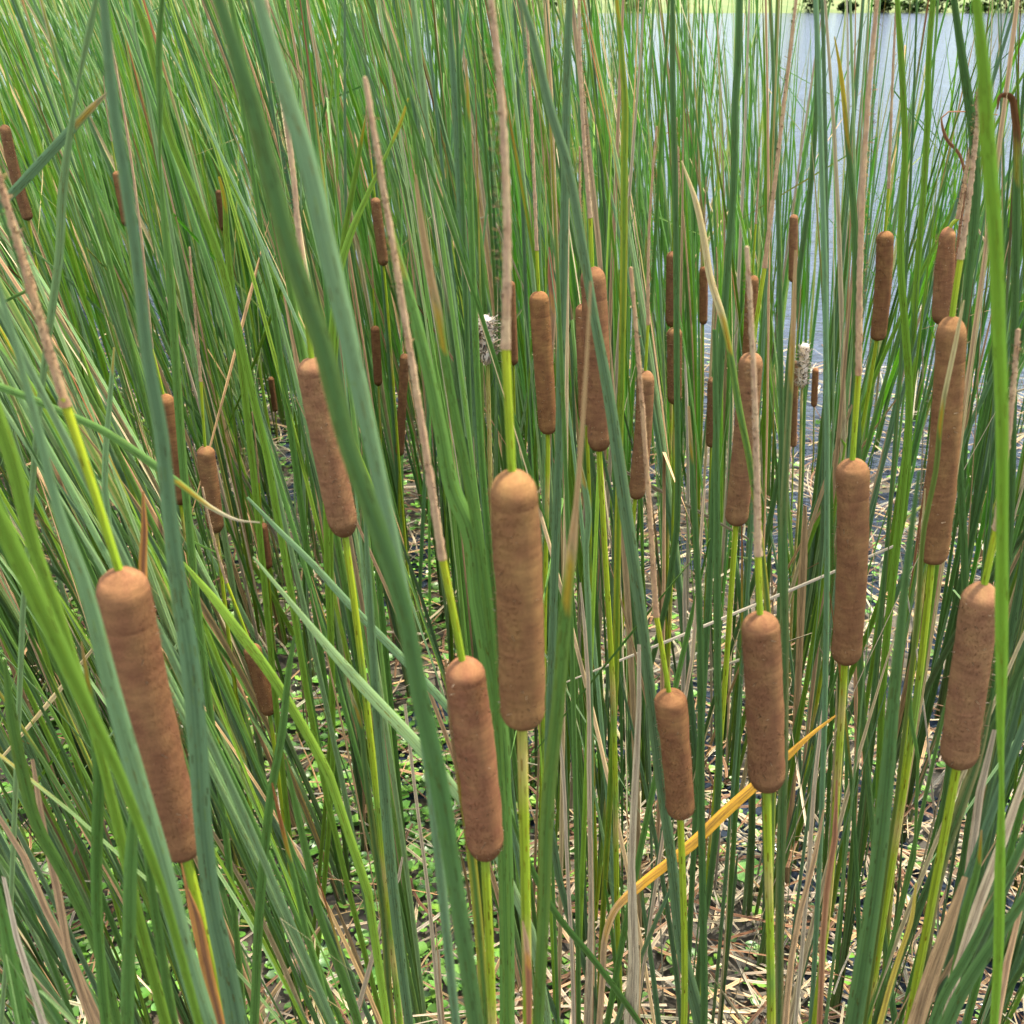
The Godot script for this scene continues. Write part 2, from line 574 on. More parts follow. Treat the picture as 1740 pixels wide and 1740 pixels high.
func head_lathe(b: Vector3, m: Vector3, t: Vector3, R: float, tone: Color, rough: float, sides: int, topr: float) -> void:
	var rings := 34
	var L := b.distance_to(m) + m.distance_to(t)
	var b0 := V.size()
	var side_ref := Vector3(.2, .03, .98)
	var cap_lo := rng.randf_range(.7, 1.5)
	var cap_hi := rng.randf_range(.85, 1.25)
	topr *= rng.randf_range(.9, 1.06)
	var waist := rng.randf_range(-.05, .06)
	var off := rng.randf() * 50.0
	for i in rings + 1:
		var e := .5 - .5 * cos(PI * i / rings)
		e = lerpf(float(i) / rings, e, .55)
		var p := b.lerp(m, e).lerp(m.lerp(t, e), e)
		var ax := (m - b).lerp(t - m, e).normalized()
		var s := ax.cross(side_ref).normalized()
		var w := ax.cross(s)
		var lo := clampf(e * L / (R * cap_lo), 0, 1)
		var hi := clampf((1.0 - e) * L / (R * cap_hi), 0, 1)
		var r := R * pow(1.0 - pow(1.0 - lo, 2.2), .5) * pow(1.0 - pow(1.0 - hi, 2.0), .55)
		r *= (lerpf(.95, topr, e) - waist * sin(PI * e)) * (1.0 + .055 * noise3(Vector3(off, e * 5.0, 0)) + .03 * noise3(Vector3(off, e * 26.0, 3)))
		r = maxf(r, R * .08)
		var slope := 0.0
		if hi < 1.0: slope = pow(1.0 - hi, 1.5) * 2.2
		if lo < 1.0: slope = -pow(1.0 - lo, 1.5) * 2.2
		for j in sides + 1:
			var a := TAU * (j % sides) / sides
			var dir := s * cos(a) + w * sin(a)
			var q := 1.0 + rough * noise3(p * 130.0 + dir * 1.4 + Vector3(off, 0, 0)) + rough * .5 * noise3(p * 420.0 + dir * 4.0)
			V.append(p + dir * r * q - ORG)
			N.append((dir + ax * slope).normalized())
			C.append(tone)
			U.append(Vector2(float(j) / sides, 1.0 - e * clampf(L / .16, .3, 1.2)))
	for i in rings:
		for j in sides:
			var p := b0 + i * (sides + 1) + j
			var q := p + sides + 1
			I.append_array([p, q, p + 1, p + 1, q, q + 1])
	for endk in 2:
		var row := b0 + (rings if endk == 1 else 0) * (sides + 1)
		var cc := V.size()
		V.append((t if endk == 1 else b) - ORG)
		N.append((t - b).normalized() * (1.0 if endk == 1 else -1.0)); C.append(tone); U.append(Vector2(.5, 0))
		for j in sides:
			if endk == 1: I.append_array([row + j, cc, row + j + 1])
			else: I.append_array([row + j + 1, cc, row + j])

func hairs(b: Vector3, t: Vector3, R: float, count: int, size: float, col: Color) -> void:
	var ax := (t - b).normalized()
	var s := ax.cross(Vector3(.2, .03, .98)).normalized()
	var w := ax.cross(s)
	for k in count:
		var a := rng.randf() * TAU
		var dir := s * cos(a) + w * sin(a)
		var p := b.lerp(t, rng.randf_range(.06, .94)) + dir * R * .96
		var l := (dir * rng.randf_range(.2, 1.0) + ax * rng.randf_range(-.9, .9) + dir.cross(ax) * rng.randf_range(-.8, .8)).normalized() * size * rng.randf_range(.5, 1.4)
		var q := l.cross(dir + ax * .3).normalized() * size * .12
		var i0 := V.size()
		var hc := col * rng.randf_range(.85, 1.35)
		for c in [p - q, p + q, p + l + q * .4, p + l - q * .4]:
			V.append(c - ORG); N.append(dir); C.append(hc); U.append(Vector2.ZERO)
		I.append_array([i0, i0 + 1, i0 + 2, i0, i0 + 2, i0 + 3])

# [label, [top], [bottom], width px, real width m, [low stem], [gap end] or [], [spike tip] or [], kind, extra mid offset px]
func cattail_rows() -> Array:
	return [
		["plump leaning cattail head clasped between two blue-green blades", [203, 966], [316, 1455], 82, .030, [338, 1545], [112, 690], [-15, 255], "brown", -8],
		["tall plump cattail head with a long pale spike, its stem sheathed in dry brown", [870, 798], [888, 1233], 84, .030, [897, 1740], [859, 592], [830, -40], "brown", 4],
		["cattail head with a brown dry strip along its side, below a tan round-tipped spike", [786, 1120], [826, 1458], 71, .029, [837, 1740], [752, 950], [620, 132], "brown", 4],
		["cattail head half covered by the broadest dark green blades, on a yellow-green stem", [528, 607], [588, 912], 55, .029, [619, 1165], [511, 440], [446, -30], "brown", -2],
		["long slender cattail head with a straw-tipped leaf and a teal leaf across it", [1006, 452], [1018, 767], 44, .028, [1040, 1140], [1003, 370], [984, -30], "brown", 3],
		["straight cattail head beside a brown dry bract, a thin leaf across its foot", [915, 494], [932, 738], 34, .028, [930, 830], [912, 425], [892, -30], "brown", 0],
		["club-shaped cattail head with a rough tan spike lying against its side", [1097, 629], [1080, 848], 31, .028, [1062, 1010], [1101, 552], [1116, 215], "brown", 4],
		["long cattail head behind a thin tan spike, a yellow-tipped leaf touching its side", [1277, 598], [1250, 893], 42, .029, [1234, 1130], [1299, 455], [1356, -30], "brown", 2],
		["upright cattail head with a straight tan spike, standing clear before green blades over the litter", [1448, 780], [1436, 1127], 55, .030, [1412, 1480], [1459, 637], [1494, -40], "brown", 6],
		["smooth upright cattail head beside the end of a bent orange leaf", [1291, 1042], [1303, 1342], 66, .030, [1311, 1740], [1288, 943], [1269, 420], "brown", 2],
		["short cattail head with a rough brown crooked spike, above the bent orange leaf", [1137, 1174], [1157, 1387], 53, .029, [1163, 1600], [1115, 1047], [1072, 455], "brown", 2],
		["stout leaning cattail head partly behind the bright yellow-green blade", [1672, 991], [1627, 1303], 67, .031, [1543, 1740], [1693, 900], [1730, 560], "brown", -2],
		["pinched cattail head with a torn rough spike on top, just above a longer head", [1612, 385], [1603, 553], 40, .030, [1590, 760], [1627, 372], [1662, 150], "brown", -3],
		["very long cattail head with a narrow yellow leaf running down its front", [1617, 536], [1583, 957], 56, .029, [1570, 1080], [1632, 440], [1668, 120], "brown", 6],
		["slim brown cattail head seen against the lake, a folded yellow leaf at its foot", [1504, 392], [1491, 579], 28, .027, [1462, 745], [1510, 320], [1524, -20], "brown", 3],
		["small capsule-shaped cattail head under a thin yellow stem, among dark blades", [1146, 556], [1146, 687], 27, .026, [1146, 760], [1149, 430], [1153, 250], "brown", 0],
		["narrow cattail head rising behind a shorter capsule-shaped head", [1143, 426], [1141, 556], 22, .026, [1141, 640], [1146, 330], [1150, 200], "brown", 0],
		["narrow cattail head just left of a bare yellow stem, above a long head", [1279, 467], [1270, 640], 22, .026, [1266, 700], [1284, 380], [1290, 250], "brown", 0],
		["thin dark cattail head close behind a long pale spike", [867, 477], [873, 621], 17, .025, [874, 680], [862, 380], [852, 220], "brown", 0],
		["slender ringed cattail head with a pale leaf tip bent over its top", [637, 335], [652, 452], 19, .025, [658, 520], [630, 270], [622, 180], "dark", 0],
		["short dark cattail head above a thin pale crossing stalk", [637, 553], [643, 656], 15, .025, [646, 720], [634, 490], [626, 400], "dark", 0],
		["thin worn cattail head hanging in shade behind a tan spike", [688, 600], [679, 775], 16, .025, [678, 860], [690, 540], [694, 430], "dark", 0],
		["ringed reddish cattail head at the outer edge of the stand, crossed by a pale blade", [7, 211], [49, 375], 19, .026, [60, 440], [-6, 150], [-30, 40], "dark", -3],
		["small cattail head with a ragged top peeping from behind a grey-green blade", [198, 290], [216, 385], 17, .026, [224, 460], [190, 240], [176, 130], "dark", 0],
		["leaning cattail head split by a pale crack, forked from a yellow twin stem", [278, 669], [307, 858], 28, .028, [322, 960], [258, 592], [168, -30], "dark", 4],
		["stubby cattail head below a thin yellow stem, a pale blade across its lower end", [348, 758], [368, 905], 29, .028, [380, 1010], [341, 648], [322, 420], "brown", 0],
		["small cattail head deep in the leaves under a curled pale leaf tip", [445, 888], [456, 966], 17, .026, [462, 1060], [440, 820], [428, 700], "dark", 0],
		["short tilted cattail head on a yellow stem under a rough curled spike", [426, 1095], [459, 1214], 31, .028, [474, 1330], [385, 990], [344, 828], "brown", 0],
		["flat-topped thin cattail head standing against the water", [1349, 364], [1347, 480], 15, .025, [1345, 600], [], [], "brown", 0],
		["thin reddish cattail head beside a white fluffy head", [1352, 612], [1348, 760], 12, .024, [1346, 840], [1355, 560], [1360, 450], "dark", 0],
		["white fluffy seeding cattail head, larger one, between pale green leaves", [823, 535], [829, 619], 32, .032, [832, 760], [], [], "white", 0],
		["white fluffy seeding cattail head, smaller one, seen against the lake", [1368, 583], [1362, 660], 19, .026, [1360, 800], [], [], "white", 0],
		["thin dark cattail head leaning next to the smaller white fluffy head", [1386, 625], [1383, 692], 11, .024, [1382, 780], [], [], "dark", 0],
		["dark narrow cattail head in the shadow between tall dark blades", [1196, 452], [1195, 552], 15, .025, [1195, 640], [1197, 390], [1200, 300], "dark", 0],
		["small far cattail head showing between leaning leaves", [371, 322], [379, 392], 11, .024, [384, 450], [], [], "dark", 0],
		["small far cattail head showing between leaning leaves", [460, 640], [468, 700], 10, .024, [472, 760], [], [], "dark", 0],
		["small far cattail head at the edge of the stand by the hooked brown leaf", [1718, 715], [1714, 788], 12, .025, [1712, 860], [], [], "dark", 0],
		["cattail head half hidden behind the slender teal-crossed head", [992, 515], [997, 722], 29, .027, [1000, 800], [990, 440], [985, 250], "brown", 0],
		["cattail head showing behind thin leaves above the floating mat", [1212, 640], [1208, 760], 19, .026, [1206, 860], [1214, 570], [1217, 420], "brown", 0],
		["small reddish cattail head low down in the shade near the water", [716, 1290], [733, 1325], 17, .026, [744, 1400], [], [], "dark", 0],
		["small reddish cattail head low down in the shade near the water", [903, 1392], [909, 1425], 18, .026, [912, 1480], [], [], "dark", 0]]

func v2(a: Array) -> Vector2:
	return Vector2(a[0], a[1])

func build_cattails() -> void:
	for r in cattail_rows():
		var T := v2(r[1])
		var B := v2(r[2])
		var c := (T + B) * .5
		var zc: float = r[4] * F / r[3]
		var d := -at_depth(c.x, c.y, zc).z
		var top := on_plane(T.x, T.y, d)
		var bot := on_plane(B.x, B.y, d)
		var low := on_plane(r[5][0], r[5][1], d)
		var mid := (top + bot) * .5
		var right := Vector3(1, 0, 0)
		mid += right * (r[9] * 2.0 * zc / F)
		# root: carry the stem on, easing towards upright
		var lean := (bot - low)
		var k := lean.x / maxf(.02, lean.y)
		k = clampf(k, -.45, .45)
		if low.y < .02: low = bot.lerp(low, (bot.y - .02) / (bot.y - low.y))
		var base := Vector3(low.x - k * low.y * .75, -.02, -d + rng.randf_range(-.02, .02))
		var far := zc > 2.6
		var t := thing("cattail", base, r[0], "cattail", "cattails bearing seed heads")
		roots.append([t, base, d, r[8]])
		if r[8] != "white": guards.append([T, B, r[3] * .5 + 3.0, zc])
		guards.append([B, v2(r[5]), 3.0, zc])
		# stem
		var sr: float = r[4] * .115
		var pts := PackedVector3Array([base, base.lerp(low, .55) + Vector3(k * low.y * .04, 0, 0), low, bot.lerp(low, .4), bot + (top - bot) * .1])
		begin(base)
		var sp := spline(pts, 30 if not far else 9)
		var cs := PackedColorArray()
		var rr := PackedFloat32Array()
		var scol: Color = COL.stem if r[8] != "white" else COL.straw
		for i in sp.size():
			var e := float(i) / (sp.size() - 1)
			var g := noise3(sp[i] * 6.0) * .5 + .5
			var cc := scol.lerp(COL.stemy, g * .8)
			if noise3(sp[i] * 14.0 + Vector3(0, 50, 0)) > .30: cc = cc.lerp(COL.tan, .6)
			elif noise3(sp[i] * 9.0 + Vector3(30, 0, 0)) > .25: cc = cc.lerp(COL.mid, .7)
			cs.append(cc)
			rr.append(lerpf(sr * 1.35, sr, e))
		tube(sp, rr, cs, 9 if not far else 6)
		commit("stem", M.stem, t)
		# head
		begin(base)
		var R: float = r[4] * .5
		if r[8] == "white":
			head_lathe(bot, mid, top, R * .85, Color(.74, .67, .58), .42, 20, .9)
			var hd := commit("seed_head", M.fluff, t)
			begin(base)
			hairs(bot, top, R * .82, 240, R * .8, Color(.70, .64, .56))
			tag(commit("fluff", M.fluff, hd), "", "", "", "")
		else:
			var tone := Color(.262, .130, .060)
			tone = jit(tone, .14)
			head_lathe(bot, mid, top, R, tone, .02, 30 if not far else 14, .66 if r[0].begins_with("pinched") else .88 if r[0].begins_with("very long") else 1.0)
			var hd := commit("seed_head", M.head, t)
			if not far:
				begin(base)
				hairs(bot, top, R, rng.randi_range(50, 120), .0030, Color(.66, .54, .40))
				hairs(bot, top, R * .99, 6500, .0010, tone * 1.12)
				commit("fluff", M.fluff, hd)
		# bare gap and dry male spike
		if r[6].size():
			var gap := on_plane(r[6][0], r[6][1], d)
			var tip := on_plane(r[7][0], r[7][1], d)
			guards.append([T, v2(r[6]), 3.0, zc])
			guards.append([v2(r[6]), v2(r[7]), 3.0, zc])
			begin(base)
			var up := top.lerp(gap, .5)
			var gp := spline(PackedVector3Array([top - (top - bot) * .04, up, gap + (gap - top) * .05]), 7)
			var gc := PackedColorArray()
			var gr := PackedFloat32Array()
			for i in gp.size():
				gc.append(COL.stem.lerp(COL.stemy, float(i) / 6.0 * .8))
				gr.append(sr * .72)
			tube(gp, gr, gc, 8)
			commit("upper_stem", M.stem, t)
			begin(base)
			var ln := gap.distance_to(tip)
			var bow := Vector3(rng.randf_range(-.02, .02), 0, 0) * ln
			var pp := spline(PackedVector3Array([gap, gap.lerp(tip, .35) + bow, gap.lerp(tip, .7) + bow, tip]), 70 if not far else 14)
			var pc := PackedColorArray()
			var pr := PackedFloat32Array()
			var base_col: Color = COL.tan.lerp(COL.beige, rng.randf() * .35)
			for i in pp.size():
				var e := float(i) / (pp.size() - 1)
				var q := noise3(pp[i] * 55.0)
				pc.append(base_col.lerp(COL.rust, clampf(q * .6 + .05, 0, .5)))
				var rad := sr * (.80 - .36 * e) * (1.0 + .2 * noise3(pp[i] * 120.0 + Vector3(9, 0, 0)))
				if i < 2: rad *= 1.12
				pr.append(rad)
			tube(pp, pr, pc, 8, .4)
			hairs(gap, tip, sr * .5, 260 if not far else 60, .0028, COL.tan)
			commit("spike", M.spike, t)
	print("cattails ", roots.size())

# ---------------------------------------------------------------- blades traced one by one (tip first: x, y, width)
# [label or "", depth, colour, dead share from the tip, dead colour, edge colour or "", points]
func traced_rows() -> Array:
	return [
		["tall shoot with the broadest dark green blades crossing before a half-hidden head", .44, "dark", 0, "", "olive", [365,-20,22, 428,180,36, 494,430,40, 546,582,41, 592,759,38, 642,900,38, 686,1040,36, 713,1180,36, 742,1310,38, 773,1500,34, 808,1740,34]],
		["", .48, "teal", 0, "", "", [437,-10,22, 474,120,32, 518,260,38, 558,430,40, 594,582,37, 616,683,34, 644,809,30, 674,950,26, 700,1100,26, 722,1250,22, 745,1450,20]],
		["", .56, "teal", 0, "", "", [174,-20,18, 193,180,23, 212,300,24, 232,440,23, 250,600,25, 273,733,28, 288,870,30, 303,996,34, 323,1123,38, 335,1250,38, 345,1400,34, 364,1553,34, 383,1640,38, 402,1740,42]],
		["", .52, "teal", .12, "tan", "", [-15,440,8, 30,600,14, 65,730,18, 100,870,20, 140,985,28, 190,1173,34, 228,1310,38, 270,1452,38, 324,1654,40, 350,1740,40]],
		["shoot with broad soft lime green blades at the outer edge of the stand", .5, "bright", 0, "", "", [-40,800,28, 38,965,36, 100,1098,34, 150,1205,28, 195,1298,22, 236,1400,18, 272,1500,17, 312,1640,16]],
		["", .6, "bright", 0, "", "", [-20,660,26, 20,780,30, 58,930,26, 94,1027,22, 125,1120,18, 165,1260,18, 200,1400,20, 235,1560,22]],
		["", .7, "mid", .06, "tan", "", [138,1090,3, 158,1220,18, 167,1300,22, 165,1420,23, 164,1528,22, 172,1650,20, 180,1740,20]],
		["", .62, "mid", 0, "", "", [232,1330,4, 226,1400,18, 222,1470,24, 219,1600,24, 216,1740,24]],
		["", .8, "mid", .09, "beige", "", [442,888,3, 405,884,5, 375,872,8, 303,820,14, 253,784,17, 177,733,16, 101,698,14, 40,672,15, -20,650,17]],
		["", .95, "pale", .0, "", "", [430,946,4, 493,1022,9, 556,1098,16, 607,1156,20, 658,1211,22, 708,1264,22, 770,1340,20, 840,1440,18]],
		["", .9, "bright", 0, "", "", [311,955,4, 340,990,12, 367,1022,16, 410,1080,20, 445,1125,19, 500,1210,18, 560,1320,18]],
		["", 1.25, "teal", 0, "", "", [420,845,5, 468,895,9, 531,958,12, 594,1027,14, 683,1118,15, 754,1194,15, 820,1280,14]],
		["", .78, "mid", .05, "olive", "", [640,280,8, 673,430,20, 703,531,22, 728,632,24, 749,733,26, 770,835,32, 794,890,34, 812,1022,34, 830,1123,34, 848,1224,34, 857,1400,30, 862,1740,30]],
		["", .74, "mid", .25, "tan", "olive", [706,296,4, 715,370,12, 726,440,16, 744,531,18, 756,607,18, 772,700,19, 789,784,20, 806,870,20, 826,1000,20, 840,1150,20]],
		["shoot with a long teal blade sweeping across the front of a slender head", .88, "teal", 0, "", "", [885,-10,8, 903,50,14, 933,177,18, 963,278,20, 990,420,18, 1010,540,18, 1032,658,22, 1062,860,26, 1093,1072,22, 1120,1310,20, 1140,1450,20, 1160,1620,24, 1190,1740,26]],
		["shoot with an olive blade ending in a long straw-thin dead tip", .6, "mid", .30, "tan", "olive", [1004,478,4, 994,658,8, 979,860,11, 972,930,20, 960,1050,26, 948,1200,27, 932,1350,28, 924,1550,24, 914,1740,22]],
		["shoot with a bright yellow-green blade painted as if backlit in front of a stout head", .58, "lime", 0, "", "", [1657,-20,16, 1672,126,27, 1679,253,31, 1690,379,29, 1697,556,26, 1702,683,25, 1703,870,22, 1702,1022,25, 1702,1123,23, 1700,1250,14, 1702,1325,9, 1699,1477,20, 1697,1604,19, 1689,1740,15]],
		["", 1.0, "dark", 0, "", "", [1618,-20,12, 1639,126,18, 1655,240,20, 1656,379,18, 1645,480,17, 1630,700,16, 1640,1000,14]],
		["shoot with a brown hooked leaf tip curled over against the lake", 1.0, "dark", .16, "brown", "", [1695,186,3, 1700,163,8, 1713,162,12, 1725,200,14, 1728,262,15, 1727,340,15, 1726,440,15, 1722,640,15, 1716,900,15]],
		["", .85, "pale", .0, "", "", [166,-15,8, 152,50,15, 131,152,5, 119,228,13, 106,329,18, 101,430,17, 91,506,15, 78,600,13, 60,760,12]],
		["", .95, "teal", .03, "tan", "", [184,156,3, 152,187,14, 114,228,18, 63,283,18, 20,329,17, -40,380,16]],
		["", 1.05, "teal", 0, "", "", [968,-15,13, 964,100,16, 961,253,16, 958,430,17, 953,607,17, 951,733,17, 945,900,17, 938,1100,16, 935,1400,16]],
		["shoot with a blade fading from green through yellow to a burnt orange tip", 1.1, "bright", .20, "rust", "yellow", [1047,-10,8, 1057,101,11, 1062,177,13, 1061,253,14, 1060,440,14, 1056,640,13, 1050,900,13, 1046,1150,13]],
		["", 1.05, "mid", .30, "straw", "yellow", [1158,273,3, 1184,349,12, 1196,405,14, 1206,468,14, 1229,544,14, 1242,607,12, 1254,683,14, 1274,784,13, 1290,900,12, 1310,1100,12]],
		["", 1.25, "dark", 0, "", "", [1257,-20,13, 1254,101,14, 1249,177,14, 1247,303,14, 1237,440,14, 1226,600,14, 1216,760,13, 1205,1000,13]],
		["", 1.35, "dark", .06, "orange", "", [1142,-30,7, 1143,60,11, 1143,152,12, 1147,300,12, 1149,440,12, 1150,640,12, 1150,900,12]],
		["", 1.5, "dark", 0, "", "", [1388,-20,9, 1388,126,9, 1386,202,9, 1376,329,11, 1361,440,11, 1340,620,11, 1325,800,11]],
		["", 1.5, "bright", 0, "", "", [1587,-20,10, 1578,101,11, 1576,202,11, 1571,303,12, 1560,440,12, 1548,640,12, 1535,880,12]],
		["", 1.2, "dark", .10, "yellow", "olive", [1418,62,2, 1429,126,8, 1439,228,10, 1452,379,13, 1455,556,14, 1458,800,14, 1460,1100,14]],
		["", 1.3, "bright", 0, "", "", [1524,-10,9, 1530,80,12, 1538,253,12, 1530,430,14, 1540,582,15, 1545,658,14, 1530,870,14, 1505,1100,14]],
		["", .97, "dark", .10, "tan", "tan", [1352,425,5, 1346,600,12, 1338,740,13, 1332,870,15, 1333,1100,18, 1331,1310,18, 1325,1528,17, 1323,1740,16]],
		["", 1.1, "dark", 0, "", "", [1214,560,9, 1216,658,12, 1218,870,14, 1219,1022,15, 1219,1123,15, 1222,1300,14]],
		["", 1.0, "dark", .04, "tan", "", [1170,690,5, 1176,790,11, 1180,870,13, 1188,1022,14, 1191,1173,15, 1191,1310,15, 1194,1528,15, 1196,1740,15]],
		["clump of broad dark green blades rising among pale dead ones below the stout head", .72, "dark", 0, "", "", [1562,800,6, 1545,930,12, 1531,1060,17, 1519,1180,22, 1509,1300,26, 1497,1420,29, 1483,1530,30, 1466,1640,32, 1450,1740,33]],
		["", .92, "dark", .0, "", "tan", [1686,1190,6, 1660,1290,18, 1632,1370,22, 1608,1440,22, 1590,1510,20, 1572,1620,20, 1558,1740,20]],
		["", .8, "dark", 0, "", "", [1775,1360,6, 1740,1426,14, 1710,1490,18, 1674,1565,18, 1641,1629,18, 1603,1694,18, 1586,1740,18]],
		["", .74, "dark", .05, "rust", "", [1775,1480,8, 1740,1527,20, 1679,1616,26, 1641,1674,27, 1608,1740,27]],
		["", .9, "mid", .06, "tan", "", [1668,1410,3, 1662,1470,12, 1640,1550,15, 1625,1640,15, 1600,1740,16]],
		["bent dying leaf gone orange and yellow, folded low between two short heads", 1.12, "tan", .72, "orange", "yellow", [1420,1216,3, 1376,1250,7, 1338,1285,13, 1285,1333,17, 1229,1383,19, 1176,1434,19, 1135,1467,17, 1085,1507,16, 1047,1543,13, 1030,1585,13, 1024,1660,13]],
		["", .82, "yellow", .0, "", "", [1557,1500,3, 1548,1565,8, 1530,1620,9, 1515,1667,10, 1495,1740,10]],
		["", .70, "rust", .0, "", "orange", [243,835,4, 245,900,14, 243,960,17, 247,1010,14, 262,1100,8, 300,1400,6, 325,1535,16]],
		["", .72, "rust", .0, "", "orange", [318,1510,5, 335,1560,17, 345,1610,21, 358,1670,20, 375,1740,18]],
		["", .76, "mid", .28, "tan", "yellow", [757,1120,3, 763,1180,10, 772,1260,14, 785,1340,17, 797,1420,18, 812,1560,18, 825,1740,18]],
		["", .72, "rust", .3, "tan", "orange", [888,1565,3, 894,1600,11, 898,1650,13, 899,1700,12, 899,1760,10]],
		["", .86, "olive", .25, "straw", "", [1638,510,3, 1622,590,9, 1600,700,9, 1590,800,10, 1570,900,9, 1562,1010,8, 1550,1130,8]],
		["", .95, "mid", .5, "straw", "", [1572,830,2, 1563,960,8, 1552,1100,7, 1546,1200,9, 1560,1290,6]],
		["", 1.45, "tan", .3, "rust", "", [933,420,3, 936,470,13, 940,520,13, 938,600,7, 936,700,5]],
		["", 1.6, "rust", .0, "", "tan", [1695,195,2, 1600,200,3, 1608,235,7, 1630,262,6, 1640,300,5, 1632,380,6]],
		["", 1.2, "pale", .06, "straw", "", [985,780,3, 992,820,12, 1000,870,13, 996,930,12, 1000,1040,12]],
		["", 1.1, "bright", .04, "yellow", "", [694,166,3, 680,210,9, 660,255,6, 625,330,10, 595,400,14, 575,470,15, 565,560,15]],
		["", 1.2, "bright", .04, "straw", "", [622,195,3, 612,250,10, 598,330,12, 585,400,12, 575,500,12]],
		["", 1.5, "teal", 0, "", "", [760,-10,8, 772,150,14, 780,300,16, 790,450,16, 800,600,16, 815,760,16]],
		["", 1.4, "pale", 0, "", "", [700,-10,8, 715,120,12, 735,300,14, 760,450,14, 780,600,14]],
		["", 1.2, "mid", .05, "tan", "", [792,100,3, 795,180,10, 798,300,12, 805,500,13, 820,800,13]],
		["", 1.0, "mid", 0, "", "", [276,-10,9, 270,80,13, 272,180,13, 272,280,4, 280,380,14, 290,480,17, 300,640,17, 312,800,16]],
		["", 1.1, "bright", 0, "", "", [225,-10,8, 245,40,14, 262,110,12, 285,220,14, 330,330,15, 370,430,15, 400,540,15]],
		["", 1.3, "bright", .03, "orange", "", [372,300,4, 380,330,9, 385,400,12, 395,500,14, 410,620,14]],
		["", 1.0, "pale", .02, "straw", "", [194,590,4, 190,640,9, 186,690,10, 180,760,12, 178,830,12]],
		["", .9, "mid", 0, "", "", [500,1080,4, 492,1130,12, 480,1240,16, 462,1340,17, 450,1440,18, 440,1560,18, 432,1740,18]],
		["", 1.0, "teal", 0, "", "", [618,840,4, 625,960,12, 632,1080,16, 640,1200,18, 652,1330,22, 665,1480,22, 680,1620,20, 695,1740,18]],
		["", 1.05, "dark", .05, "straw", "yellow", [590,1160,3, 610,1220,10, 620,1300,12, 632,1400,13, 650,1540,13, 665,1740,14]],
		["", .95, "mid", .22, "rust", "", [462,1330,3, 478,1400,8, 500,1490,11, 520,1580,12, 545,1670,13, 560,1740,14]],
		["", .9, "mid", 0, "", "", [485,1290,4, 505,1380,14, 525,1470,16, 545,1560,15, 580,1650,15, 610,1740,15]],
		["", 1.15, "mid", 0, "", "", [850,1330,4, 905,1480,14, 950,1560,16, 1000,1620,16, 1060,1700,15, 1100,1760,14]],
		["", .8, "mid", .0, "", "olive", [8,1120,5, 20,1220,20, 40,1320,22, 62,1400,22, 105,1480,22, 140,1550,20, 175,1640,18]],
		["", .75, "mid", 0, "", "", [-10,1480,6, 5,1560,22, 20,1640,26, 40,1740,28]],
		["", .72, "mid", 0, "", "", [240,1350,5, 250,1450,14, 268,1580,18, 285,1680,18, 300,1760,18]]]

var arc := PackedFloat32Array()
func paint(n: int, main: Color, dead_share: float, dead: Color, edge_c: Color, has_edge: bool, has_dead: bool, foot: float) -> Array:
	var mid := PackedColorArray()
	var edge := PackedColorArray()
	var wob := rng.randf() * 40.0
	for i in n:
		var e := arc[i] if arc.size() == n else float(i) / (n - 1)           # 0 base, 1 tip
		var c := main * (1.0 + .10 * noise3(Vector3(wob, e * 7.0, 0)))
		var c2 := c
		if has_edge: c2 = c.lerp(edge_c, clampf(.3 + noise3(Vector3(wob, e * 4.0, 5)) * .9, 0, .7))
		else: c2 = c.lerp(Color(.26, .34, .12), .10)
		if foot > 0.0 and e < foot:
			var q := 1.0 - e / foot
			c = c.lerp(COL.sheath, q * .8); c2 = c2.lerp(COL.sheath, q * .8)
		if has_dead and dead_share > 0.0:
			var q2 := (e - (1.0 - dead_share)) / maxf(.012, dead_share * .14) + noise3(Vector3(wob, e * 30.0, 9)) * .8
			if q2 > -1.3 and q2 < .3:
				c = c.lerp(COL.orange if dead.r > .25 else COL.yellow, .6)
			c = c.lerp(dead, clampf(q2, 0, 1)); c2 = c2.lerp(dead, clampf(q2 + .5, 0, 1))
		c.a = 1.0; c2.a = 1.0
		mid.append(c); edge.append(c2)
	return [mid, edge]

